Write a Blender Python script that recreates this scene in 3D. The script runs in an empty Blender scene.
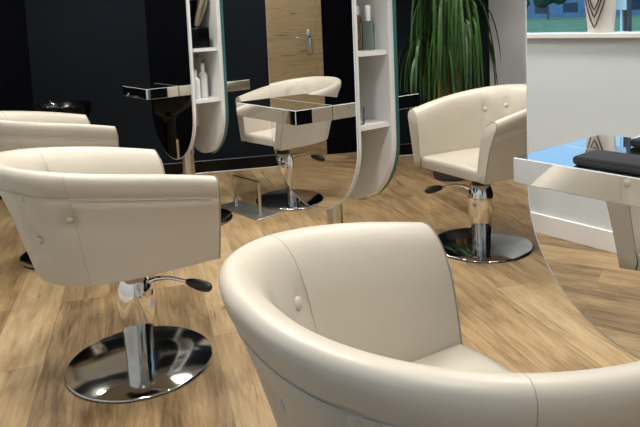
import bpy, bmesh, math, random
from math import sin, cos, pi, radians as rad, sqrt
from mathutils import Vector, Matrix
random.seed(11)
SC = bpy.context.scene
COL = SC.collection
S = 0.86            # everything is laid out in a unit where the camera is 1.4 high, then brought to metres
# axes: x runs away from the camera's wall, square to the mirrors; y runs along the row of mirrors

# ------------------------------------------------------------------ materials
def mat(name):
    m = bpy.data.materials.new(name); m.use_nodes = True
    nt = m.node_tree; b = nt.nodes['Principled BSDF']
    return m, nt, b
def simple(name, col, rough=.5, metal=0, spec=.5, noise=0, nscale=40, bump=0, coat=0):
    m, nt, b = mat(name)
    b.inputs['Base Color'].default_value = (*col, 1)
    b.inputs['Roughness'].default_value = rough
    b.inputs['Metallic'].default_value = metal
    b.inputs['Specular IOR Level'].default_value = spec
    b.inputs['Coat Weight'].default_value = coat
    if noise or bump:
        tc = nt.nodes.new('ShaderNodeTexCoord'); n = nt.nodes.new('ShaderNodeTexNoise')
        n.inputs['Scale'].default_value = nscale; n.inputs['Detail'].default_value = 5
        nt.links.new(tc.outputs['Object'], n.inputs['Vector'])
        if noise:
            r = nt.nodes.new('ShaderNodeValToRGB')
            r.color_ramp.elements[0].position = .3; r.color_ramp.elements[1].position = .7
            r.color_ramp.elements[0].color = (*[c*(1-noise) for c in col], 1)
            r.color_ramp.elements[1].color = (*[min(1, c*(1+noise)) for c in col], 1)
            nt.links.new(n.outputs['Fac'], r.inputs['Fac']); nt.links.new(r.outputs['Color'], b.inputs['Base Color'])
        if bump:
            bp = nt.nodes.new('ShaderNodeBump'); bp.inputs['Strength'].default_value = bump; bp.inputs['Distance'].default_value = .002
            nt.links.new(n.outputs['Fac'], bp.inputs['Height']); nt.links.new(bp.outputs['Normal'], b.inputs['Normal'])
    return m
M = {}
M['leather'] = simple('cream_leather', (.475, .43, .355), .42, noise=.025, nscale=9, bump=.06)
M['stitch'] = simple('cream_stitching', (.40, .355, .30), .6)
M['piping'] = simple('taupe_piping', (.22, .19, .155), .55)
M['button'] = simple('cream_button', (.475, .43, .355), .35)
M['chrome'] = simple('chrome', (.86, .86, .87), .06, 1)
M['disc'] = simple('polished_steel', (.47, .48, .48), .10, 1, noise=.06, nscale=3)
M['steel'] = simple('brushed_steel', (.66, .65, .62), .24, 1, noise=.05, nscale=60)
M['satin'] = simple('satin_steel', (.60, .59, .56), .42, 1, noise=.05, nscale=60)
M['rubber'] = simple('black_rubber', (.012, .012, .013), .35)
M['mirror'] = simple('mirror_glass', (.90, .91, .91), .0, 1)
M['clad'] = simple('mirror_cladding', (.80, .80, .79), .03, 1)
M['glassedge'] = simple('green_glass_edge', (.045, .13, .125), .15)
M['bevel'] = simple('polished_bevel', (.50, .52, .51), .25)
M['white'] = simple('white_lacquer', (.74, .73, .71), .3)
M['black'] = simple('black_paint', (.0012, .0016, .0030), .6, spec=.06, noise=.2, nscale=2)
M['navy'] = simple('dark_navy_paint', (.0034, .0060, .0098), .55, spec=.15, noise=.2, nscale=2)
M['gloss'] = simple('gloss_black', (.002, .002, .0025), .22, spec=.25)
M['grey'] = simple('grey_plaster', (.82, .85, .88), .8, noise=.06, nscale=2.5)
M['wwall'] = simple('white_paint', (.60, .64, .665), .6, noise=.02, nscale=3)
M['ceil'] = simple('ceiling_paint', (.75, .75, .74), .8)
M['frame'] = simple('window_frame_grey', (.05, .055, .065), .4)
M['leaf'] = simple('leaf_green', (.024, .070, .012), .4, noise=.45, nscale=6)
M['stem'] = simple('plant_bark', (.30, .15, .045), .8, noise=.3, nscale=20)
M['soil'] = simple('potting_soil', (.03, .02, .014), .95, noise=.4, nscale=40)
M['pot'] = simple('charcoal_pot', (.03, .03, .032), .5)
M['bronze'] = simple('bronze_metal', (.40, .34, .25), .25, .9)
M['amber'] = simple('amber_bottle', (.17, .10, .06), .2)
M['label'] = simple('pale_label', (.65, .65, .62), .5)
M['capwhite'] = simple('white_plastic', (.75, .75, .74), .35)
M['milky'] = simple('milky_plastic', (.62, .63, .63), .3)
M['bead'] = simple('brown_beads', (.07, .035, .03), .35)
M['bust'] = simple('white_velvet', (.66, .63, .58), .8)
M['paving'] = simple('pale_paving', (.5, .5, .5), .9, noise=.1, nscale=1)
M['grass'] = simple('lawn_grass', (.14, .24, .10), .9, noise=.4, nscale=.6)
M['bldg'] = simple('blue_grey_render', (.10, .19, .30), .8, noise=.2, nscale=1)
M['bwin'] = simple('far_window', (.02, .04, .07), .2)
M['foliage'] = simple('tree_foliage', (.03, .09, .06), .9, noise=.5, nscale=2)
M['card'] = simple('pale_blue_card', (.35, .60, .85), .6)

def glassy(name, col, alpha, rough=.02):
    m, nt, b = mat(name)
    out = nt.nodes['Material Output']
    t = nt.nodes.new('ShaderNodeBsdfTransparent'); t.inputs['Color'].default_value = (*col, 1)
    g = nt.nodes.new('ShaderNodeBsdfGlossy'); g.inputs['Roughness'].default_value = rough
    mx = nt.nodes.new('ShaderNodeMixShader'); f = nt.nodes.new('ShaderNodeFresnel'); f.inputs['IOR'].default_value = alpha
    nt.links.new(f.outputs['Fac'], mx.inputs['Fac']); nt.links.new(t.outputs[0], mx.inputs[1]); nt.links.new(g.outputs[0], mx.inputs[2])
    nt.links.new(mx.outputs[0], out.inputs['Surface'])
    return m
M['pane'] = glassy('window_pane', (.93, .97, 1), 1.25)
M['teal'] = glassy('teal_glass', (.84, .94, .93), 1.15)
M['clear'] = glassy('clear_glass', (.97, .98, .98), 1.2)

def wood(name, angle, plank_w, plank_l, c0, c1, c2, rough=.42, seam=.6, grain=1.0, object_z=False):
    m, nt, b = mat(name); N = nt.nodes.new; Lk = nt.links.new
    tc = N('ShaderNodeTexCoord'); mp = N('ShaderNodeMapping'); mp.inputs['Rotation'].default_value = (rad(90) if object_z else 0, 0, -angle)
    Lk(tc.outputs['Object'], mp.inputs['Vector'])
    br = N('ShaderNodeTexBrick'); br.offset = .37; br.inputs['Scale'].default_value = 1
    br.inputs['Brick Width'].default_value = plank_l; br.inputs['Row Height'].default_value = plank_w
    br.inputs['Mortar Size'].default_value = .0012; br.inputs['Mortar Smooth'].default_value = .3; br.inputs['Bias'].default_value = 0
    br.inputs['Color1'].default_value = (0, 0, 0, 1); br.inputs['Color2'].default_value = (1, 1, 1, 1); br.inputs['Mortar'].default_value = (.5, .5, .5, 1)
    Lk(mp.outputs[0], br.inputs['Vector'])
    sep = N('ShaderNodeSeparateColor'); Lk(br.outputs['Color'], sep.inputs[0])
    # each plank samples its own stretch of grain
    off = N('ShaderNodeVectorMath'); off.operation = 'MULTIPLY_ADD'
    cmb = N('ShaderNodeCombineXYZ'); Lk(sep.outputs[0], cmb.inputs[0]); Lk(sep.outputs[0], cmb.inputs[2])
    off.inputs[1].default_value = (7.3, 0, 5.1); Lk(cmb.outputs[0], off.inputs[0]); Lk(mp.outputs[0], off.inputs[2])
    def noise(scale, sx, sy, detail, dist=0):
        q = N('ShaderNodeMapping'); q.inputs['Scale'].default_value = (sx, sy, 1); Lk(off.outputs[0], q.inputs['Vector'])
        n = N('ShaderNodeTexNoise'); n.inputs['Scale'].default_value = scale; n.inputs['Detail'].default_value = detail; n.inputs['Distortion'].default_value = dist
        n.inputs['Roughness'].default_value = .62
        Lk(q.outputs[0], n.inputs['Vector']); return n.outputs['Fac']
    g1 = noise(3.2, .7, 5.0, 8, 1.0); g2 = noise(16, .45, 5.0, 6, .6); g3 = noise(2.4, 1.0, 2.4, 5, 1.6)
    def math_(op, a, bb, clamp=False):
        x = N('ShaderNodeMath'); x.operation = op; x.use_clamp = clamp
        for i, v in enumerate((a, bb)):
            if isinstance(v, (int, float)): x.inputs[i].default_value = v
            else: Lk(v, x.inputs[i])
        return x.outputs[0]
    s = math_('ADD', math_('MULTIPLY', g1, .50*grain), math_('MULTIPLY', g2, .40*grain))
    s = math_('ADD', s, math_('MULTIPLY', g3, .24*grain))
    s = math_('ADD', s, math_('MULTIPLY', math_('SUBTRACT', sep.outputs[0], .3), .22))
    ramp = N('ShaderNodeValToRGB'); e = ramp.color_ramp.elements
    e[0].position = .42*grain; e[0].color = (*c0, 1); e[1].position = .80*grain+.05; e[1].color = (*c2, 1)
    k = ramp.color_ramp.elements.new(.60*grain+.02); k.color = (*c1, 1)
    Lk(s, ramp.inputs['Fac'])
    # dark checks and knots
    kn = noise(2.6, .75, 4.6, 4, 2.0); ck = noise(3.1, .5, 11.0, 3, 1.4)
    kr = N('ShaderNodeValToRGB'); kr.color_ramp.elements[0].position = .63; kr.color_ramp.elements[0].color = (0, 0, 0, 1)
    kr.color_ramp.elements[1].position = .78; kr.color_ramp.elements[1].color = (1, 1, 1, 1); Lk(kn, kr.inputs['Fac'])
    cr = N('ShaderNodeValToRGB'); cr.color_ramp.elements[0].position = .62; cr.color_ramp.elements[0].color = (0, 0, 0, 1)
    cr.color_ramp.elements[1].position = .70; cr.color_ramp.elements[1].color = (1, 1, 1, 1); Lk(ck, cr.inputs['Fac'])
    mx = N('ShaderNodeMix'); mx.data_type = 'RGBA'; Lk(math_('MULTIPLY', math_('MAXIMUM', kr.outputs['Color'], cr.outputs['Color']), .72), mx.inputs['Factor'])
    Lk(ramp.outputs['Color'], mx.inputs['A']); mx.inputs['B'].default_value = (c0[0]*.42, c0[1]*.36, c0[2]*.36, 1)
    m2 = N('ShaderNodeMix'); m2.data_type = 'RGBA'; Lk(math_('MULTIPLY', br.outputs['Fac'], seam), m2.inputs['Factor'])
    Lk(mx.outputs['Result'], m2.inputs['A']); m2.inputs['B'].default_value = (c0[0]*.4, c0[1]*.36, c0[2]*.33, 1)
    Lk(m2.outputs['Result'], b.inputs['Base Color']); b.inputs['Roughness'].default_value = rough
    b.inputs['Specular IOR Level'].default_value = .35
    bp = N('ShaderNodeBump'); bp.inputs['Strength'].default_value = .12; bp.inputs['Distance'].default_value = .002
    Lk(g2, bp.inputs['Height']); Lk(bp.outputs['Normal'], b.inputs['Normal'])
    return m
PLANK = rad(68.3)
M['floor'] = wood('oak_plank_floor', PLANK, .205, 1.5, (.125, .078, .036), (.315, .212, .105), (.47, .355, .205))
M['oak'] = wood('oak_door_veneer', 0, .30, 2.5, (.20, .135, .065), (.31, .22, .115), (.38, .285, .165), rough=.5, seam=.25, grain=.8, object_z=True)

def mesh_mat_weave():
    m, nt, b = mat('black_textured_silicone'); N = nt.nodes.new; Lk = nt.links.new
    tc = N('ShaderNodeTexCoord'); ck = N('ShaderNodeTexChecker'); ck.inputs['Scale'].default_value = 230
    mp = N('ShaderNodeMapping'); mp.inputs['Rotation'].default_value = (0, 0, rad(45)); Lk(tc.outputs['Object'], mp.inputs['Vector'])
    Lk(mp.outputs[0], ck.inputs['Vector']); ck.inputs['Color1'].default_value = (.008, .008, .009, 1); ck.inputs['Color2'].default_value = (.055, .055, .058, 1)
    Lk(ck.outputs['Color'], b.inputs['Base Color']); b.inputs['Roughness'].default_value = .65; b.inputs['Specular IOR Level'].default_value = .15
    bp = N('ShaderNodeBump'); bp.inputs['Strength'].default_value = .6; bp.inputs['Distance'].default_value = .002
    Lk(ck.outputs['Fac'], bp.inputs['Height']); Lk(bp.outputs['Normal'], b.inputs['Normal'])
    return m
M['weave'] = mesh_mat_weave()

# ------------------------------------------------------------------ mesh helpers
def obj(name, bm, m, parent=None, smooth=True, loc=None, rz=0, auto=35):
    bmesh.ops.recalc_face_normals(bm, faces=bm.faces)
    me = bpy.data.meshes.new(name); bm.to_mesh(me); bm.free()
    for x in (m if isinstance(m, (list, tuple)) else [m]): me.materials.append(x)
    if smooth:
        for p in me.polygons: p.use_smooth = True
        me.set_sharp_from_angle(angle=rad(auto))
    o = bpy.data.objects.new(name, me); COL.objects.link(o)
    if parent: o.parent = parent
    if loc is not None: o.location = loc
    o.rotation_euler.z = rz
    return o
def empty(name, loc, rz=0):
    o = bpy.data.objects.new(name, None); COL.objects.link(o); o.location = loc; o.rotation_euler.z = rz; o.empty_display_size = .1
    return o
def tag(o, label=None, cat=None, group=None, kind=None):
    if label: o['label'] = label
    if cat: o['category'] = cat
    if group: o['group'] = group
    if kind: o['kind'] = kind
    return o
def box(bm, c, s, rz=0, bev=0, seg=2):
    r = bmesh.ops.create_cube(bm, size=1)
    vs = r['verts']
    bmesh.ops.scale(bm, vec=s, verts=vs)
    if bev:
        es = list({e for v in vs for e in v.link_edges})
        q = bmesh.ops.bevel(bm, geom=es, offset=bev, segments=seg, affect='EDGES', profile=.5)
        vs = list({v for f in q['faces'] for v in f.verts} | {v for v in vs if v.is_valid})
    if rz: bmesh.ops.rotate(bm, cent=(0, 0, 0), matrix=Matrix.Rotation(rz, 3, 'Z'), verts=vs)
    bmesh.ops.translate(bm, vec=c, verts=vs)
    return vs
def lathe(bm, prof, n=40, c=(0, 0, 0), cap=True):
    rings = []
    for r, z in prof:
        rings.append([bm.verts.new((c[0]+r*cos(2*pi*k/n), c[1]+r*sin(2*pi*k/n), c[2]+z)) for k in range(n)])
    for a, b in zip(rings, rings[1:]):
        for k in range(n): bm.faces.new((a[k], a[(k+1) % n], b[(k+1) % n], b[k]))
    if cap:
        bm.faces.new(rings[0][::-1]); bm.faces.new(rings[-1])
def tube(bm, pts, r, n=8, cap=True):
    pts = [Vector(p) for p in pts]; rs = r if isinstance(r, (list, tuple)) else [r]*len(pts)
    rings = []; up = None
    for i, p in enumerate(pts):
        t = (pts[min(i+1, len(pts)-1)]-pts[max(i-1, 0)]).normalized()
        if up is None: up = t.orthogonal().normalized()
        up = (up - t*up.dot(t)); up = up.normalized() if up.length > 1e-6 else t.orthogonal().normalized()
        w = t.cross(up)
        rings.append([bm.verts.new(p+(up*cos(2*pi*k/n)+w*sin(2*pi*k/n))*rs[i]) for k in range(n)])
    for a, b in zip(rings, rings[1:]):
        for k in range(n): bm.faces.new((a[k], a[(k+1) % n], b[(k+1) % n], b[k]))
    if cap:
        bm.faces.new(rings[0][::-1]); bm.faces.new(rings[-1])
def prism(bm, outline, axis_fn, d0, d1, side_mat=None):
    """outline: list of 2-D points; axis_fn(u, v, d) -> 3-D; faces 0 on both ends, sides get side_mat"""
    a = [bm.verts.new(axis_fn(u, v, d0)) for u, v in outline]; b = [bm.verts.new(axis_fn(u, v, d1)) for u, v in outline]
    f0 = bm.faces.new(a); f1 = bm.faces.new(b[::-1]); n = len(a)
    for k in range(n):
        f = bm.faces.new((a[k], b[k], b[(k+1) % n], a[(k+1) % n]))
        if side_mat is not None: f.material_index = side_mat
    return f0, f1

# ------------------------------------------------------------------ the chair
ZB, HF, HB = .478, .826, .942         # underside, arm height at the front, back height
FR = .25
SEAM = SEAM_R = .36
WY = 1.0               # sideways build of the chair being made
def plan(t, w, b, f, p=2.35, xs=.02):
    """t in [-1,1]: left arm front -> back -> right arm front; y>0 is the sitter's left"""
    a = abs(t); sgn = 1 if t < 0 else -1
    T0 = .40
    if a > 1-T0:
        q = (a-(1-T0))/T0; x = xs+(f-xs)*q; y = w
    else:
        th = (a/(1-T0))*pi/2
        x = xs-(b+xs)*(cos(th)**(2/p)); y = w*(sin(th)**(2/p))
    return Vector((x, sgn*y, 0))
def frac(z): return (z-ZB)/(HF-ZB)
def pw(z): return (.300+.043*max(0, frac(z))**1.1)*WY
def pb(z): return .37+.085*max(0, frac(z))
def pf(z): return FR+.002-.024*max(0, frac(z))**3
def path_pt(t, z, o):
    w, b, f = pw(z), pb(z), pf(z)
    P = plan(t, w, b, f)
    e = 1e-3
    d = plan(min(1, t+e), w, b, f)-plan(max(-1, t-e), w, b, f)
    nrm = Vector((d.y, -d.x, 0)).normalized()
    if nrm.dot(Vector((P.x*1.0-.0, P.y, 0))) < 0 and abs(P.x) < .24: nrm = -nrm
    q = P+nrm*o; q.z = z
    return q
def height(t):
    P = plan(t, .34*WY, .455, FR)
    s = (FR-P.x)/(FR+.455)
    return HF+(HB-HF)*(s**.9)
def outer_o(v): return .027*v**3+.006*math.sin(v*pi)
def profile(h):
    L = []
    z1 = h-.095
    for k in range(9):
        v = k/8; L.append((outer_o(v), ZB+(z1-ZB)*v))
    L += [(.0258, h-.0925), (.0305, h-.080), (.0345, h-.060), (.0365, h-.040), (.0355, h-.023), (.028, h-.009), (.014, h-.001), (-.002, h-.002),
          (-.018, h-.010), (-.032, h-.025), (-.043, h-.048), (-.050, h-.080), (-.056, h-.120)]
    z2 = ZB+.03
    for k in range(1, 9):
        v = k/8; L.append((-.056-.004*v, (h-.12)+(z2-(h-.12))*v))
    L.append((-.05, ZB+.004)); L.append((-.02, ZB))
    return L
OUT_BTN = [(-.18, .82), (.18, .82), (-.18, .655), (.18, .655), (0, .74), (-.345, .74), (.345, .74)]
IN_BTN = [(-.335, .785), (.335, .785), (-.165, .81), (.165, .81), (-.165, .68), (.165, .68), (0, .75)]
def shell_surface(t, z, inner):
    h = height(t)
    if inner:
        v = (z-(ZB+.03))/((h-.12)-(ZB+.03)); o = -.06+.004*v
    else:
        v = (z-ZB)/((h-.095)-ZB); o = outer_o(min(1, max(0, v)))
    return path_pt(t, z, o)
def normal_at(t, z, inner):
    a = shell_surface(t-.004, z, inner); b = shell_surface(t+.004, z, inner); c = shell_surface(t, z-.01, inner); d = shell_surface(t, z+.01, inner)
    n = (b-a).cross(d-c).normalized()
    P = shell_surface(t, z, inner); out = Vector((P.x+.0, P.y, 0))
    if out.length > 0 and n.dot(path_pt(t, z, .05)-path_pt(t, z, 0)) < 0: n = -n
    return -n if inner else n
def make_chair(name):
    root = empty(name, (0, 0, 0))
    # floor disc
    bm = bmesh.new(); lathe(bm, [(.292, .0), (.298, .003), (.3005, .007), (.299, .011), (.295, .0135), (.07, .016), (.03, .016)], 72)
    obj('base_disc', bm, M['disc'], root, auto=50)
    # column
    bm = bmesh.new()
    lathe(bm, [(.056, .0155), (.057, .03), (.0595, .08), (.0635, .145), (.0645, .15)], 40); obj('lower_column', bm, M['chrome'], root)
    bm = bmesh.new()
    lathe(bm, [(.0655, .150), (.070, .185), (.0755, .225), (.0785, .265), (.0780, .305), (.0740, .335), (.066, .362), (.060, .375), (.056, .382)], 40)
    obj('pump_housing', bm, M['chrome'], root)
    bm = bmesh.new(); lathe(bm, [(.05, .378), (.052, .40), (.045, .42), (.045, .462)], 32); box(bm, (0, 0, .466), (.20, .16, .014), bev=.004)
    obj('seat_bracket', bm, M['rubber'], root)
    # lever
    d = Vector((cos(rad(-42)), sin(rad(-42)), 0))
    bm = bmesh.new()
    tube(bm, [d*r+Vector((0, 0, z)) for r, z in ((.055, .352), (.10, .368), (.15, .372), (.21, .362), (.245, .352))], [.011, .010, .008, .007, .007], 10)
    lv = obj('pump_lever', bm, M['chrome'], root)
    bm = bmesh.new()
    pts = [d*r+Vector((0, 0, z)) for r, z in ((.225, .358), (.245, .353), (.275, .345), (.305, .337), (.325, .332), (.333, .330))]
    tube(bm, pts, [.010, .018, .022, .022, .017, .006], 12)
    sc = obj('lever_handle', bm, M['rubber'], lv)
    # shell: arms and back in one wrapped sheet
    bm = bmesh.new(); NT = 132; rows = []
    cen = [(t, z, False) for t, z in OUT_BTN]+[(t, z, True) for t, z in IN_BTN]
    cpos = [(shell_surface(t, z, i), i, normal_at(t, z, i)) for t, z, i in cen]
    for k in range(NT+1):
        t = -1+2*k/NT; h = height(t); row = []
        prof = profile(h)
        for j, (o, z) in enumerate(prof):
            P = path_pt(t, z, o); inner = j > 17
            for C, ci, cn in cpos:
                if ci == inner:
                    dd = (P-C).length
                    if dd < .09: P = P-cn*(.016*math.exp(-(dd/.027)**2))
            row.append(bm.verts.new(P))
        rows.append(row)
    n = len(rows[0])
    for a, b in zip(rows, rows[1:]):
        for j in range(n): bm.faces.new((a[j], b[j], b[(j+1) % n], a[(j+1) % n]))
    for row, s in ((rows[0], 1), (rows[-1], -1)):
        # rounded end panels
        prev = row
        for dx, sh in ((.006, .94), (.008, .85)):
            c = sum((v.co for v in row), Vector())/n
            new = []
            for v in row:
                nearest = v.co.copy()
                q = c.copy(); q.z = v.co.z; q.y = v.co.y+(c.y-v.co.y)*0
                p = Vector((v.co.x+dx, v.co.y, v.co.z))
                p.z = v.co.z-(.003 if v.co.z > ZB+.3 else -.002)*(1 if sh > .9 else 2)
                new.append(bm.verts.new(p))
            for j in range(n): bm.faces.new((prev[j], prev[(j+1) % n], new[(j+1) % n], new[j]))
            prev = new
        bm.faces.new(prev)
    bk = obj('armrest_shell', bm, M['leather'], root, auto=60)
    # piping round the arm ends
    for row_t in (-1, 1):
        pr = profile(height(row_t))
        bm = bmesh.new(); tube(bm, [path_pt(row_t, z, o)+Vector((.004, 0, 0)) for o, z in pr[:-1]], .0022, 5)
        obj('piping', bm, M['piping'], bk)
    # stitched seams where arms meet back, and the line under the roll
    for ts in (-SEAM, SEAM_R):
        bm = bmesh.new(); h = height(ts); pr = profile(h)
        tube(bm, [path_pt(ts, z, o+(.0006 if j < 16 else -.0002)) for j, (o, z) in enumerate(pr[:-3])], .0010, 5)
        obj('seam', bm, M['stitch'], bk)
    bm = bmesh.new(); pts = []
    for k in range(100):
        t = -.94+1.88*k/99; h = height(t); pts.append(path_pt(t, h-.0935, .0272))
    tube(bm, pts, .0016, 5)
    obj('seam', bm, M['stitch'], bk)
    # buttons
    bm0 = bmesh.new(); bmesh.ops.create_uvsphere(bm0, u_segments=16, v_segments=8, radius=.0155)
    bmesh.ops.scale(bm0, vec=(1, 1, .5), verts=bm0.verts)
    first = None
    for (t, z, i), (P, ci, cn) in zip(cen, cpos):
        if first is None: o = first = obj('button', bm0, M['button'], bk)
        else:
            o = first.copy(); COL.objects.link(o); o.parent = bk
        o.location = P-cn*.0085
        o.rotation_mode = 'QUATERNION'; o.rotation_quaternion = Vector((0, 0, 1)).rotation_difference(cn)
    # seat
    bm = bmesh.new(); outl = []
    for k in range(81):
        t = -1+2*k/80; P = path_pt(t, ZB+.02, -.052); outl.append(P)
    lev = [(ZB+.003, -.008), (ZB+.004, 0), (.520, .0), (.537, -.004), (.545, -.014), (.549, -.04), (.551, -.09)]
    rings = []
    cx = sum((p.x for p in outl))/len(outl)
    fb = [Vector((FR+.012, y*WY, 0)) for y in (.205, .14, .07, 0, -.07, -.14, -.205)]
    loop = outl+fb[::-1]
    for z, ins in lev:
        r = []
        for p in loop:
            c = Vector((-.02, 0, 0)); v = Vector((p.x, p.y, 0))-c; L = v.length
            q = c+v*((L+ins)/L); r.append(bm.verts.new((q.x, q.y, z+(.006*(1-abs(q.y)/.24) if z > .52 else 0))))
        rings.append(r)
    for a, b in zip(rings, rings[1:]):
        for j in range(len(a)): bm.faces.new((a[j], a[(j+1) % len(a)], b[(j+1) % len(a)], b[j]))
    bm.faces.new(rings[0][::-1]); bm.faces.new(rings[-1])
    obj('seat', bm, M['leather'], root, auto=50)
    return root
def copy_tree(o, parent=None):
    c = o.copy(); COL.objects.link(c)
    if parent: c.parent = parent
    for ch in list(o.children): copy_tree(ch, c)
    return c
G = 'cream salon chairs at the mirrors'
chairA = make_chair('salon_chair')
def place(o, x, y, rzdeg, label):
    o.location = (x, y, 0); o.rotation_euler.z = rad(rzdeg); tag(o, label, 'chair', G); return o
A_ = place(chairA, .932, 2.56, -4.4, 'cream leather tub salon chair, the whole of its steel disc showing at left')
WY, FR, SEAM, SEAM_R, HF, HB = 1.15, .212, .37, .41, .842, .944
chairN = make_chair('salon_chair')
WY, FR, SEAM, SEAM_R, HF, HB = 1.0, .25, .36, .36, .826, .942
N_ = place(chairN, 1.002, .830, -8, 'large cream tub salon chair in the foreground, its back cut by the bottom edge')
D_ = place(copy_tree(chairA), 3.056, 2.47, 172.9, 'cream salon chair in front of the plant, its seat turned towards us')
X_ = place(copy_tree(chairA), 1.115, 4.158, -4, 'cream salon chair farthest left, mostly hidden behind another chair back')
B_ = place(copy_tree(chairA), 2.83, 4.14, 186, 'cream salon chair behind the oval mirror, half hidden beyond its footrest')

def turn_lever(ch, deg):
    for c in ch.children:
        if c.name.startswith('pump_lever'): c.rotation_euler.z = rad(deg)
turn_lever(X_, -85); turn_lever(B_, 150)

# ------------------------------------------------------------------ mirror stations
def stadium(cx, hw, r_z, z0, z1, n=28):
    """outline (y, z) of a tall board with round ends; r_z = half height of its ends"""
    L = []
    for k in range(n+1):
        a = pi+pi*k/n; L.append((cx+hw*cos(a), z0+r_z*sin(a)))
    for k in range(n+1):
        a = pi*k/n; L.append((cx+hw*cos(a), z1+r_z*sin(a)))
    return L
yz = lambda u, v, d: (d, u, v)
def station(x0, x1, yc, hw, rz, z0, z1, front, back, zs, label, post_y=None, shelves=(.88, 1.235, 1.72), disc_r=.258, post_x=None):
    root = empty('mirror_station', ((x0+x1)/2, yc, 0)); tag(root, label, 'mirror', 'double sided oval mirror stations')
    ox = (x0+x1)/2
    loc = lambda x: x-ox
    py = (post_y if post_y is not None else yc)-yc
    bm = bmesh.new(); px = (post_x if post_x is not None else ox)-ox; lathe(bm, [(disc_r-.006, 0), (disc_r, .004), (disc_r, .009), (disc_r-.003, .012), (.05, .013), (.03, .013)], 64, (px, py, 0)); obj('base_disc', bm, M['disc'], root, auto=50)
    bm = bmesh.new(); lathe(bm, [(.044, .012), (.044, z0-.2)], 32, (px, py, 0)); obj('post', bm, M['steel'], root)
    def board(name, a, b, m, inset=0, side=None):
        bm = bmesh.new(); prism(bm, stadium(0, hw-inset, rz-inset, z0, z1), yz, loc(a), loc(b), side); return obj(name, bm, m, root, auto=30)
    bm = bmesh.new(); rr = []
    for xx, ins in ((x0, .006), (x0+.0025, 0), (x0+.007, 0)):
        rr.append([bm.verts.new(yz(u, v, loc(xx))) for u, v in stadium(0, hw-ins, rz-ins, z0, z1)])
    bm.faces.new(rr[0]); bm.faces.new(rr[2][::-1]); nn = len(rr[0])
    for a, b in zip(rr, rr[1:]):
        for k in range(nn): bm.faces.new((a[k], b[k], b[(k+1) % nn], a[(k+1) % nn])).material_index = 1
    obj('front_mirror', bm, [M['mirror'], M['bevel']], root, smooth=False)
    board('front_board', x0+.007, x0+.026, M['white'], .004)
    board('back_board', x1-.045, x1-.024, M['white'], .012)
    board('back_mirror', x1-.024, x1, [M['mirror'], M['glassedge']], 0, 1)
    for s in shelves:
        bm = bmesh.new(); box(bm, (loc((x0+x1)/2-.009), 0, s), (x1-x0-.073, 2*hw-.05, .024)); obj('shelf', bm, M['white'], root, smooth=False)
    bm = bmesh.new(); box(bm, (loc((x0+x1)/2-.009), .02, (z0+z1)/2), (x1-x0-.073, .022, z1-z0+rz*.8)); obj('centre_panel', bm, M['white'], root, smooth=False)
    # mirror clad trays
    for nm, (a, b, ya, yb) in (('front_tray', front), ('back_tray', back)):
        bm = bmesh.new(); box(bm, (loc((a+b)/2), (ya+yb)/2-yc, zs-.036), (abs(b-a), yb-ya, .072), bev=.0025, seg=1); tr = obj(nm, bm, M['clad'], root, smooth=False)
        tr.data.materials.append(M['bevel'])
        for p in tr.data.polygons:
            if p.area < .004: p.material_index = 1
    return root
xf, xb = 1.94, 2.215
SL = station(xf, xb, 4.355, .355, .36, .80, 1.75, (1.70, 1.938, 4.20, 4.64), (xb+.002, 2.49, 4.15, 4.62), .985,
             'far oval mirror station with white niche holding a dryer, left of centre', 4.235, disc_r=.295, post_x=1.995)
SC_ = station(xf, xb, 2.655, .372, .372, .80, 1.75, (1.715, 1.938, 2.46, 3.01), (xb+.002, 2.53, 2.45, 3.0), .985,
              'oval mirror station in the centre reflecting a wooden door, bottles on its shelf')
SR = station(1.72, 2.00, .788, .418, .433, .85, 1.75, (1.488, 1.718, .30, 1.088), (2.002, 2.27, .35, 1.0), 1.0,
             'big mirror at the right edge reflecting a white wall and a window')

# ------------------------------------------------------------------ footrests
def footrest(x, y, rz, label):
    root = empty('footrest', (x, y, 0), rz); tag(root, label, 'footrest', 'steel footrests by the mirrors')
    bm = bmesh.new(); box(bm, (0, 0, .005), (.205, .53, .010), bev=.002, seg=1); obj('floor_plate', bm, M['satin'], root, smooth=False)
    bm = bmesh.new()
    for yy in (-.155, .155): box(bm, (0, yy, .12), (.024, .022, .22), bev=.002, seg=1)
    box(bm, (0, 0, .238), (.024, .332, .020), bev=.002, seg=1)
    obj('foot_bar', bm, M['steel'], root, smooth=False)
    return root
footrest(2.408, 4.14, rad(4), 'brushed steel footrest on a plate beside the round base, left of centre')
footrest(1.535, 2.52, rad(-4), 'steel footrest nearly all hidden behind the foreground chair, one corner showing')

# ------------------------------------------------------------------ room
def poly_wall(name, p, q, z0, z1, th, m, side=1):
    """wall from p to q; thickness grows to the side away from the room"""
    p = Vector(p); q = Vector(q); d = (q-p); L = d.length; d.normalize(); nrm = Vector((-d.y, d.x))*side
    root_rz = math.atan2(d.y, d.x)
    bm = bmesh.new(); box(bm, (L/2, side*th/2, (z0+z1)/2), (L, th, z1-z0))
    o = obj(name, bm, m, None, smooth=False, loc=(p.x, p.y, 0), rz=root_rz); o['kind'] = 'structure'
    return o
CH = 2.95
P0 = (1.431, 6.156); P1 = (5.43, 4.24); P2 = (3.2, -1.34); P3 = (-1.2, -1.34); P4 = (-1.2, .70); P5 = (-.06, .70); P6 = (-.06, 4.2); P7 = (-.95, 4.2); P8 = (-1.0, 4.876)
bm = bmesh.new(); box(bm, (2.1, 2.4, -.05), (7.2, 8.2, .1)); o = obj('floor', bm, M['floor'], None, smooth=False); o['kind'] = 'structure'
bm = bmesh.new(); box(bm, (2.1, 2.4, CH+.05), (7.2, 8.2, .1)); o = obj('ceiling', bm, M['ceil'], None, smooth=False); o['kind'] = 'structure'
poly_wall('wall_back', P0, P1, 0, CH, .12, M['navy'])
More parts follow.
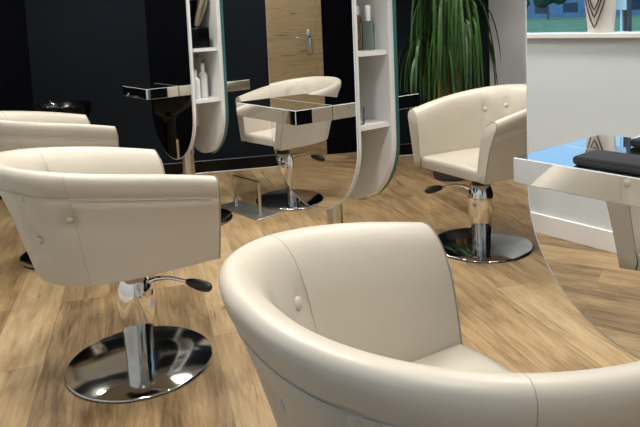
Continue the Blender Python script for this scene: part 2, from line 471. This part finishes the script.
P1b = (5.43-.3717*1.5, 4.24-.9283*1.5)
poly_wall('wall_right', P1, P1b, 0, CH, .12, M['grey'])
poly_wall('wall_right_dark', P1b, P2, 0, CH, .12, M['black'])  # unseen stretch, made black so the centre's back tray reflects dark
poly_wall('wall_near', P2, P3, 0, CH, .12, M['wwall'])
poly_wall('wall_left', P8, P0, 0, CH, .12, M['black'])
poly_wall('wall_jog', P7, P8, 0, CH, .12, M['black'])
poly_wall('wall_return', P6, P7, 0, CH, .12, M['wwall'])
poly_wall('wall_recess', P5, (-.26, .70), 0, CH, .12, M['wwall'], -1)
SILL = 1.265
poly_wall('wall_window_side', P5, P6, 0, SILL-.03, .2, M['wwall'])
poly_wall('wall_window_top', P5, P6, 2.62, CH, .2, M['wwall'])
poly_wall('wall_front', P3, P4, 0, 1.15, .2, M['wwall'], 1)
poly_wall('wall_front_top', P3, P4, 2.62, CH, .2, M['wwall'], 1)
poly_wall('wall_bay', P4, (-.26, .70), 0, CH, .12, M['wwall'], 1)
def strip(name, p, q, off, z0, z1, th, m):
    p = Vector(p); q = Vector(q); d = q-p; L = d.length; rz = math.atan2(d.y, d.x)
    bm = bmesh.new(); box(bm, (L/2, -off-th/2, (z0+z1)/2), (L, th, z1-z0), bev=.003, seg=1)
    o = obj(name, bm, m, None, smooth=False, loc=(p.x, p.y, 0), rz=rz); o['kind'] = 'structure'; return o
strip('baseboard_back', P0, P1, .0, .0, .115, .018, M['gloss'])
strip('trim_1', P0, P1, .0, .115, .122, .021, M['frame'])
strip('baseboard_reflection', P0, P1, .018, .0, .010, .012, M['bevel'])  # pale strip standing in for the reflection along the baseboard's foot
strip('baseboard_front', P5, P6, .0, .0, .125, .018, M['white'])
strip('baseboard_right', P1, P1b, .0, .0, .115, .018, M['white'])
bm = bmesh.new(); box(bm, (-.15, 2.45, SILL-.015), (.24, 3.5, .03), bev=.004, seg=1); o = obj('trim_3', bm, M['white'], None, smooth=False); o['kind'] = 'structure'
# windows: frame with mullions, a pane in each bay
def window(name, x, y0, y1, z0, z1, n, mull=.022):
    bm = bmesh.new()
    box(bm, (x, (y0+y1)/2, z1-.03), (.06, y1-y0, .06))
    for k in range(n+1):
        yy = y0+(y1-y0)*k/n; yy = min(max(yy, y0+.02), y1-.02)
        box(bm, (x, yy, (z0+z1)/2), (.05, mull, z1-z0))
    o = obj(name, bm, M['frame'], None, smooth=False); o['kind'] = 'structure'
    bm = bmesh.new(); box(bm, (x-.002, (y0+y1)/2, (z0+z1)/2), (.006, y1-y0-.02, z1-z0-.02)); obj('pane', bm, M['pane'], o, smooth=False)
    return o
window('window_1', -.19, .70, 4.2, SILL, 2.62, 3)
window('window_2', -1.3, -1.3, .66, 1.15, 2.62, 2)
# oak door in the left wall
dw = (Vector(P0)-Vector(P8)).normalized(); rzL = math.atan2(dw.y, dw.x)
def on_left(s, off=0):      # s from the corner, off into the room
    p = Vector(P0)-dw*s; nr = Vector((dw.y, -dw.x)); return p+nr*off
p = on_left(1.83, 0)
door = empty('door_1', (p.x, p.y, 0), rzL); door['kind'] = 'structure'
bm = bmesh.new(); box(bm, (.56, -.012, 1.06), (1.00, .024, 2.12)); obj('door_leaf', bm, M['oak'], door, smooth=False)
bm = bmesh.new()
box(bm, (.03, -.02, 1.10), (.066, .05, 2.20), bev=.004, seg=1); box(bm, (1.095, -.02, 1.10), (.066, .05, 2.20), bev=.004, seg=1); box(bm, (.56, -.02, 2.165), (1.13, .05, .07), bev=.004, seg=1)
obj('door_frame', bm, M['oak'], door, smooth=False)
bm = bmesh.new()
for z in (.52, 1.235, 1.72): box(bm, (.56, -.0243, z), (.99, .0014, .008))
obj('groove', bm, M['piping'], door, smooth=False)
bm = bmesh.new(); box(bm, (.135, -.028, 1.19), (.05, .008, .26), bev=.0035, seg=2); hp = obj('handle_plate', bm, M['steel'], door)
bm = bmesh.new(); tube(bm, [(.135, -.03, 1.245), (.135, -.075, 1.245), (.150, -.085, 1.245), (.28, -.085, 1.24)], [.012, .012, .012, .010], 12); obj('handle_lever', bm, M['chrome'], hp)

# ------------------------------------------------------------------ wash basin by the back wall
wb = empty('wash_basin', (1.48, 5.44, 0), 0); tag(wb, 'glossy black hair washing basin with chrome tap against the dark wall at far left', 'basin')
bm = bmesh.new(); lathe(bm, [(.06, .60), (.14, .63), (.20, .69), (.225, .76), (.232, .80), (.226, .812), (.212, .805), (.19, .74), (.12, .67), (.03, .655)], 48)
obj('bowl', bm, M['gloss'], wb, auto=60)
bm = bmesh.new(); lathe(bm, [(.14, 0), (.14, .02), (.06, .04), (.05, .30), (.05, .55), (.10, .62)], 36); obj('pedestal', bm, M['gloss'], wb)
bm = bmesh.new(); tube(bm, [(-.13, -.02, .79), (-.10, -.05, .845), (-.07, -.075, .815), (-.045, -.09, .775)], .012, 10); obj('tap', bm, M['chrome'], wb)
bm = bmesh.new(); tube(bm, [(-.10, .12, .0), (-.10, .12, .36)], .035, 14); tube(bm, [(-.10, .12, .36), (-.10, .11, .66)], .012, 10); obj('drain_pipe', bm, M['chrome'], wb)
bm = bmesh.new(); box(bm, (-.12, -.10, .795), (.10, .12, .07), bev=.025, seg=4); obj('hose_rest', bm, M['rubber'], wb)

# ------------------------------------------------------------------ plant
pl = empty('potted_plant', (4.20, 3.71, 0)); tag(pl, 'tall green palm like plant with long drooping leaves by the grey wall', 'plant')
bm = bmesh.new(); lathe(bm, [(.13, 0), (.15, .01), (.19, .36), (.20, .40), (.19, .40), (.175, .36)], 36); obj('pot', bm, M['pot'], pl)
bm = bmesh.new(); lathe(bm, [(.174, .345), (.12, .352), (.02, .355)], 24); obj('soil', bm, M['soil'], pl)
for sx, sy, top in ((.0, .02, 1.75), (.05, -.06, 1.45), (-.06, .05, 1.2)):
    bm = bmesh.new(); tube(bm, [(sx*.6, sy*.6, .34), (sx, sy, .8), (sx*1.3, sy*1.3, top)], [.032, .026, .02], 10); obj('stem', bm, M['stem'], pl)
bm = bmesh.new(); R_ = random.Random(5)
def leaf(base, az, out, rise, drop, w):
    pts = []; n = 14
    for k in range(n+1):
        s = k/n
        r = out*(1-(1-s)**2.2); z = base[2]+rise*math.sin(min(1, s*1.9)*pi/2)*(1) - drop*max(0, s-.22)**1.35*1.35
        wob = .02*math.sin(s*5+az*3)
        pts.append(Vector((base[0]+cos(az)*r-sin(az)*wob, base[1]+sin(az)*r+cos(az)*wob, z)))
    side = Vector((-sin(az), cos(az), 0)); tw = R_.uniform(-.9, .9); prev = None
    for k, p in enumerate(pts):
        s = k/n; ww = w*(.55+.45*math.sin(min(1, s*2)*pi/2))*(1-s**4)+.001
        d = (side*cos(tw*s)+Vector((cos(az), sin(az), 0))*sin(tw*s))
        a = bm.verts.new(p-d*ww); c = bm.verts.new(p+Vector((0, 0, -ww*.35))); b = bm.verts.new(p+d*ww)
        if prev:
            bm.faces.new((prev[0], prev[1], c, a)); bm.faces.new((prev[1], prev[2], b, c))
        prev = (a, c, b)
for top, cnt, sx, sy in ((1.75, 95, .0, .02), (1.45, 85, .065, -.08), (1.2, 50, -.08, .065)):
    for k in range(cnt):
        az = R_.uniform(0, 2*pi); o_ = R_.uniform(.12, .37)
        leaf((sx, sy, top-R_.uniform(0, .22)), az, o_, R_.uniform(.05, .25), R_.uniform(.55, 1.0)*(top-.45), R_.uniform(.007, .014))
obj('foliage', bm, M['leaf'], pl, auto=80)

# ------------------------------------------------------------------ things on the shelves
def at(x, y, z): return (x, y, z)
def bottle(name, loc, parts, label, cat='bottle', group=None):
    root = empty(name, loc); tag(root, label, cat, group)
    for nm, prof, m in parts:
        bm = bmesh.new(); lathe(bm, prof, 24); obj(nm, bm, m, root)
    return root
sh = 1.235+.0125
bottle('bottle', (2.09, 2.44, sh), [('body', [(.030, 0), (.032, .005), (.032, .150), (.026, .165), (.018, .172)], M['amber']), ('band', [(.0325, .055), (.0325, .06), (.0325, .13), (.0325, .131)], M['bronze']), ('cap', [(.020, .172), (.020, .215), (.018, .218)], M['label'])],
       'brown bottle with pale cap in the upper niche of the centre mirror')
bottle('bottle', (2.10, 2.362, sh), [('body', [(.028, 0), (.030, .005), (.030, .120), (.024, .138), (.014, .142)], M['teal']), ('cap', [(.014, .142), (.015, .215), (.013, .218)], M['capwhite'])],
       'translucent teal bottle with tall white pump cap in the upper niche')
bottle('jar', (2.01, 2.36, .8925), [('glass', [(.030, 0), (.034, .004), (.036, .06), (.036, .085), (.032, .085), (.031, .012), (.01, .01)], M['clear'])], 'small clear jar on the lower niche shelf of the centre mirror', 'jar')
for k, (x, y, h, lb) in enumerate(((2.02, 4.10, .20, 'milky bottle with white cap at the front of the far niche'), (2.10, 4.14, .24, 'tall milky bottle with white cap deeper in the far niche'))):
    bottle('bottle', (x, y, .8925), [('body', [(.030, 0), (.033, .004), (.033, h*.66), (.022, h*.74), (.014, h*.76)], M['milky']), ('cap', [(.015, h*.76), (.015, h), (.013, h+.002)], M['capwhite'])], lb)
hd = empty('hair_dryer', (2.10, 4.10, sh+.148)); tag(hd, 'bronze hair dryer standing nose down in a black holder in the far niche', 'hair dryer')
bm = bmesh.new(); tube(bm, [(-.045, 0, .0), (-.03, 0, .05), (-.005, 0, .12), (.015, 0, .18), (.025, 0, .22)], [.018, .026, .033, .036, .03], 16); obj('barrel', bm, M['bronze'], hd)
bm = bmesh.new(); tube(bm, [(.01, 0, .16), (-.03, .02, .20), (-.07, .03, .24)], [.018, .017, .015], 12); obj('grip', bm, M['gloss'], hd)
ho = empty('dryer_holder', (2.055, 4.10, sh+.001)); tag(ho, 'black box holder under the dryer in the upper far niche', 'holder')
bm = bmesh.new(); box(bm, (0, 0, .07), (.135, .12, .14), bev=.008); obj('body', bm, M['gloss'], ho)
bm = bmesh.new(); box(bm, (.0, .056, .20), (.13, .008, .26), bev=.003); obj('back_plate', bm, M['gloss'], ho)

# heat mat on the near tray
bm = bmesh.new(); box(bm, (0, 0, .012), (.125, .36, .024), bev=.011, seg=4)
o = obj('tool_mat', bm, M['weave'], None, loc=(1.575, .745, 1.0005), rz=rad(2)); tag(o, 'black textured tool mat lying on the near mirrored tray', 'mat')

# necklace bust and card on the window sill
nb = empty('necklace_stand', (-.12, 1.985, SILL)); tag(nb, 'white necklace display bust with brown bead strings on the window sill', 'display stand')
bm = bmesh.new(); rows = []
for z, w, d in ((0, .080, .045), (.02, .080, .045), (.12, .088, .06), (.24, .105, .07), (.34, .10, .06), (.40, .06, .045), (.46, .05, .045)):
    rows.append([bm.verts.new((d*cos(a)*(1 if cos(a) > 0 else .4), w*sin(a), z)) for a in [2*pi*k/24 for k in range(24)]])
for a, b in zip(rows, rows[1:]):
    for k in range(24): bm.faces.new((a[k], a[(k+1) % 24], b[(k+1) % 24], b[k]))
bm.faces.new(rows[0]); bm.faces.new(rows[-1]); obj('bust', bm, M['bust'], nb, auto=70)
for dz in (.03, .09, .13, .19, .24):
    bm = bmesh.new(); pts = []
    for k in range(21):
        s = -1+2*k/20; y = s*.088; z = dz+.26*abs(s)**1.25; w = .095+.03*(z/.3); x = .066*sqrt(max(.05, 1-(y/.112)**2))+.006
        pts.append((x+.004, y, z))
    tube(bm, pts, .0042, 6); obj('bead_string', bm, M['bead'], nb)
bm = bmesh.new(); box(bm, (0, 0, .165), (.004, .06, .08)); box(bm, (0, 0, .065), (.008, .008, .13)); box(bm, (0, 0, .003), (.05, .06, .006))
o = obj('price_card', bm, M['card'], None, smooth=False, loc=(-.115, 1.865, SILL)); tag(o, 'small pale blue card standing on the window sill beside the bust', 'card')

# ------------------------------------------------------------------ outside the window
def outside(name, c, s, m):
    bm = bmesh.new(); box(bm, c, s); o = obj(name, bm, m, None, smooth=False); o['kind'] = 'structure'; return o
outside('pavement_outside', (-20.8, 30, -.25), (38.6, 150, .1), M['paving'])
outside('lawn_outside', (-82, 50, -.22), (84, 220, .1), M['grass'])
bd = empty('outside_building', (-128, 78, -.2)); tag(bd, 'blue grey building across the lawn seen in the right mirror', 'building')
bm = bmesh.new(); box(bm, (0, 0, 3.2), (8, 70, 6.4)); obj('walls', bm, M['bldg'], bd, smooth=False)
for k in range(9):
    bm = bmesh.new(); box(bm, (4.02, -28+7*k, 2.2), (.1, 3.4, 2.0)); obj('window', bm, M['bwin'], bd, smooth=False)
def tree(x, y, h, r, label):
    t = empty('street_tree', (x, y, -.2)); tag(t, label, 'tree', 'trees across the lawn')
    bm = bmesh.new(); tube(bm, [(0, 0, 0), (.05, 0, h*.5), (0, .05, h*.8)], [.16, .12, .06], 8); obj('trunk', bm, M['stem'], t)
    bm = bmesh.new()
    for k in range(26):
        q = bmesh.ops.create_icosphere(bm, subdivisions=2, radius=R_.uniform(.3, .55)*r)
        bmesh.ops.translate(bm, vec=(R_.uniform(-.7, .7)*r, R_.uniform(-.7, .7)*r, h*.7+R_.uniform(-.45, .45)*r), verts=q['verts'])
    obj('crown', bm, M['foliage'], t)
for x, y, h, r in ((-102, 69, 7, 3.0), (-108, 60, 8, 3.2), (-100, 75, 6, 2.6)):
    tree(x, y, h, r, 'dark green tree across the lawn, seen only in the mirror')

# ------------------------------------------------------------------ world and lamps
w = bpy.data.worlds.new('sky'); SC.world = w; w.use_nodes = True; nt = w.node_tree
bg = nt.nodes['Background']; tc = nt.nodes.new('ShaderNodeTexCoord'); sp = nt.nodes.new('ShaderNodeSeparateXYZ'); rp = nt.nodes.new('ShaderNodeValToRGB')
nt.links.new(tc.outputs['Generated'], sp.inputs[0]); nt.links.new(sp.outputs['Z'], rp.inputs['Fac']); nt.links.new(rp.outputs['Color'], bg.inputs['Color'])
e = rp.color_ramp.elements; e[0].position = .0; e[0].color = (.50, .74, .92, 1); e[1].position = .6; e[1].color = (.12, .38, .80, 1)
bg.inputs['Strength'].default_value = 2.6
def lamp(name, typ, loc, energy, col=(1, .968, .915), size=.2, rot=(0, 0, 0), **k):
    l = bpy.data.lights.new(name, typ); l.energy = energy; l.color = col
    if typ == 'AREA': l.shape = 'DISK'; l.size = size
    if typ == 'SPOT': l.shadow_soft_size = size; l.spot_size = k.get('cone', rad(110)); l.spot_blend = .6
    o = bpy.data.objects.new(name, l); COL.objects.link(o); o.location = loc; o.rotation_euler = rot; return o
for i, (x, y) in enumerate(((.45, 1.4), (1.25, 3.3), (.75, 4.9), (2.0, .55), (2.75, 1.9), (2.85, 3.5), (2.4, 5.0), (4.0, 2.6), (.25, -.5), (.35, 2.3))):  # last spot is added to brighten the floor shown in the right mirror
    lamp('ceiling_spot', 'SPOT', (x, y, CH-.05), 150, size=.09, cone=rad(125))
for i, (x, y) in enumerate(((1.2, 2.4), (2.6, 4.2), (2.8, 1.0))):
    lamp('ceiling_fill', 'AREA', (x, y, CH-.02), 14, size=.6)  # weak soft fill lamps added under the ceiling, no fixtures there
sun = bpy.data.lights.new('sun', 'SUN'); sun.energy = 4.0; sun.angle = .2; so = bpy.data.objects.new('sun', sun); COL.objects.link(so); so.rotation_euler = (0, rad(35), rad(15))

# ------------------------------------------------------------------ camera
cd = bpy.data.cameras.new('camera'); cam = bpy.data.objects.new('camera', cd); COL.objects.link(cam); SC.camera = cam
r_ = Vector((.79340866, -.60724498, -.04190746)); u_ = Vector((.09098675, .05024199, .99458391)); f_ = Vector((.60185057, .79292451, -.09511367))
cam.matrix_world = Matrix(((r_.x, u_.x, -f_.x, 0), (r_.y, u_.y, -f_.y, 0), (r_.z, u_.z, -f_.z, 1.4), (0, 0, 0, 1)))
cd.sensor_width = 36; cd.lens = 36*645.5686/640; cd.shift_y = -(213.5-82.52)/640; cd.clip_start = .01; cd.clip_end = 500

# ------------------------------------------------------------------ to metres
sm = Matrix.Scale(S, 4)
for me in bpy.data.meshes: me.transform(sm)
for o in bpy.data.objects:
    if o.type == 'CAMERA':
        mw = o.matrix_world.copy(); mw.translation = mw.translation*S; o.matrix_world = mw
    else: o.location = o.location*S
vs = SC.view_settings
SC.display_settings.display_device = 'sRGB'
vs.view_transform = 'Standard'; vs.look = 'None'; vs.gamma = 1; vs.use_curve_mapping = False; vs.exposure = -.93
SC.cycles.max_bounces = 10; SC.cycles.glossy_bounces = 6; SC.cycles.use_denoising = True
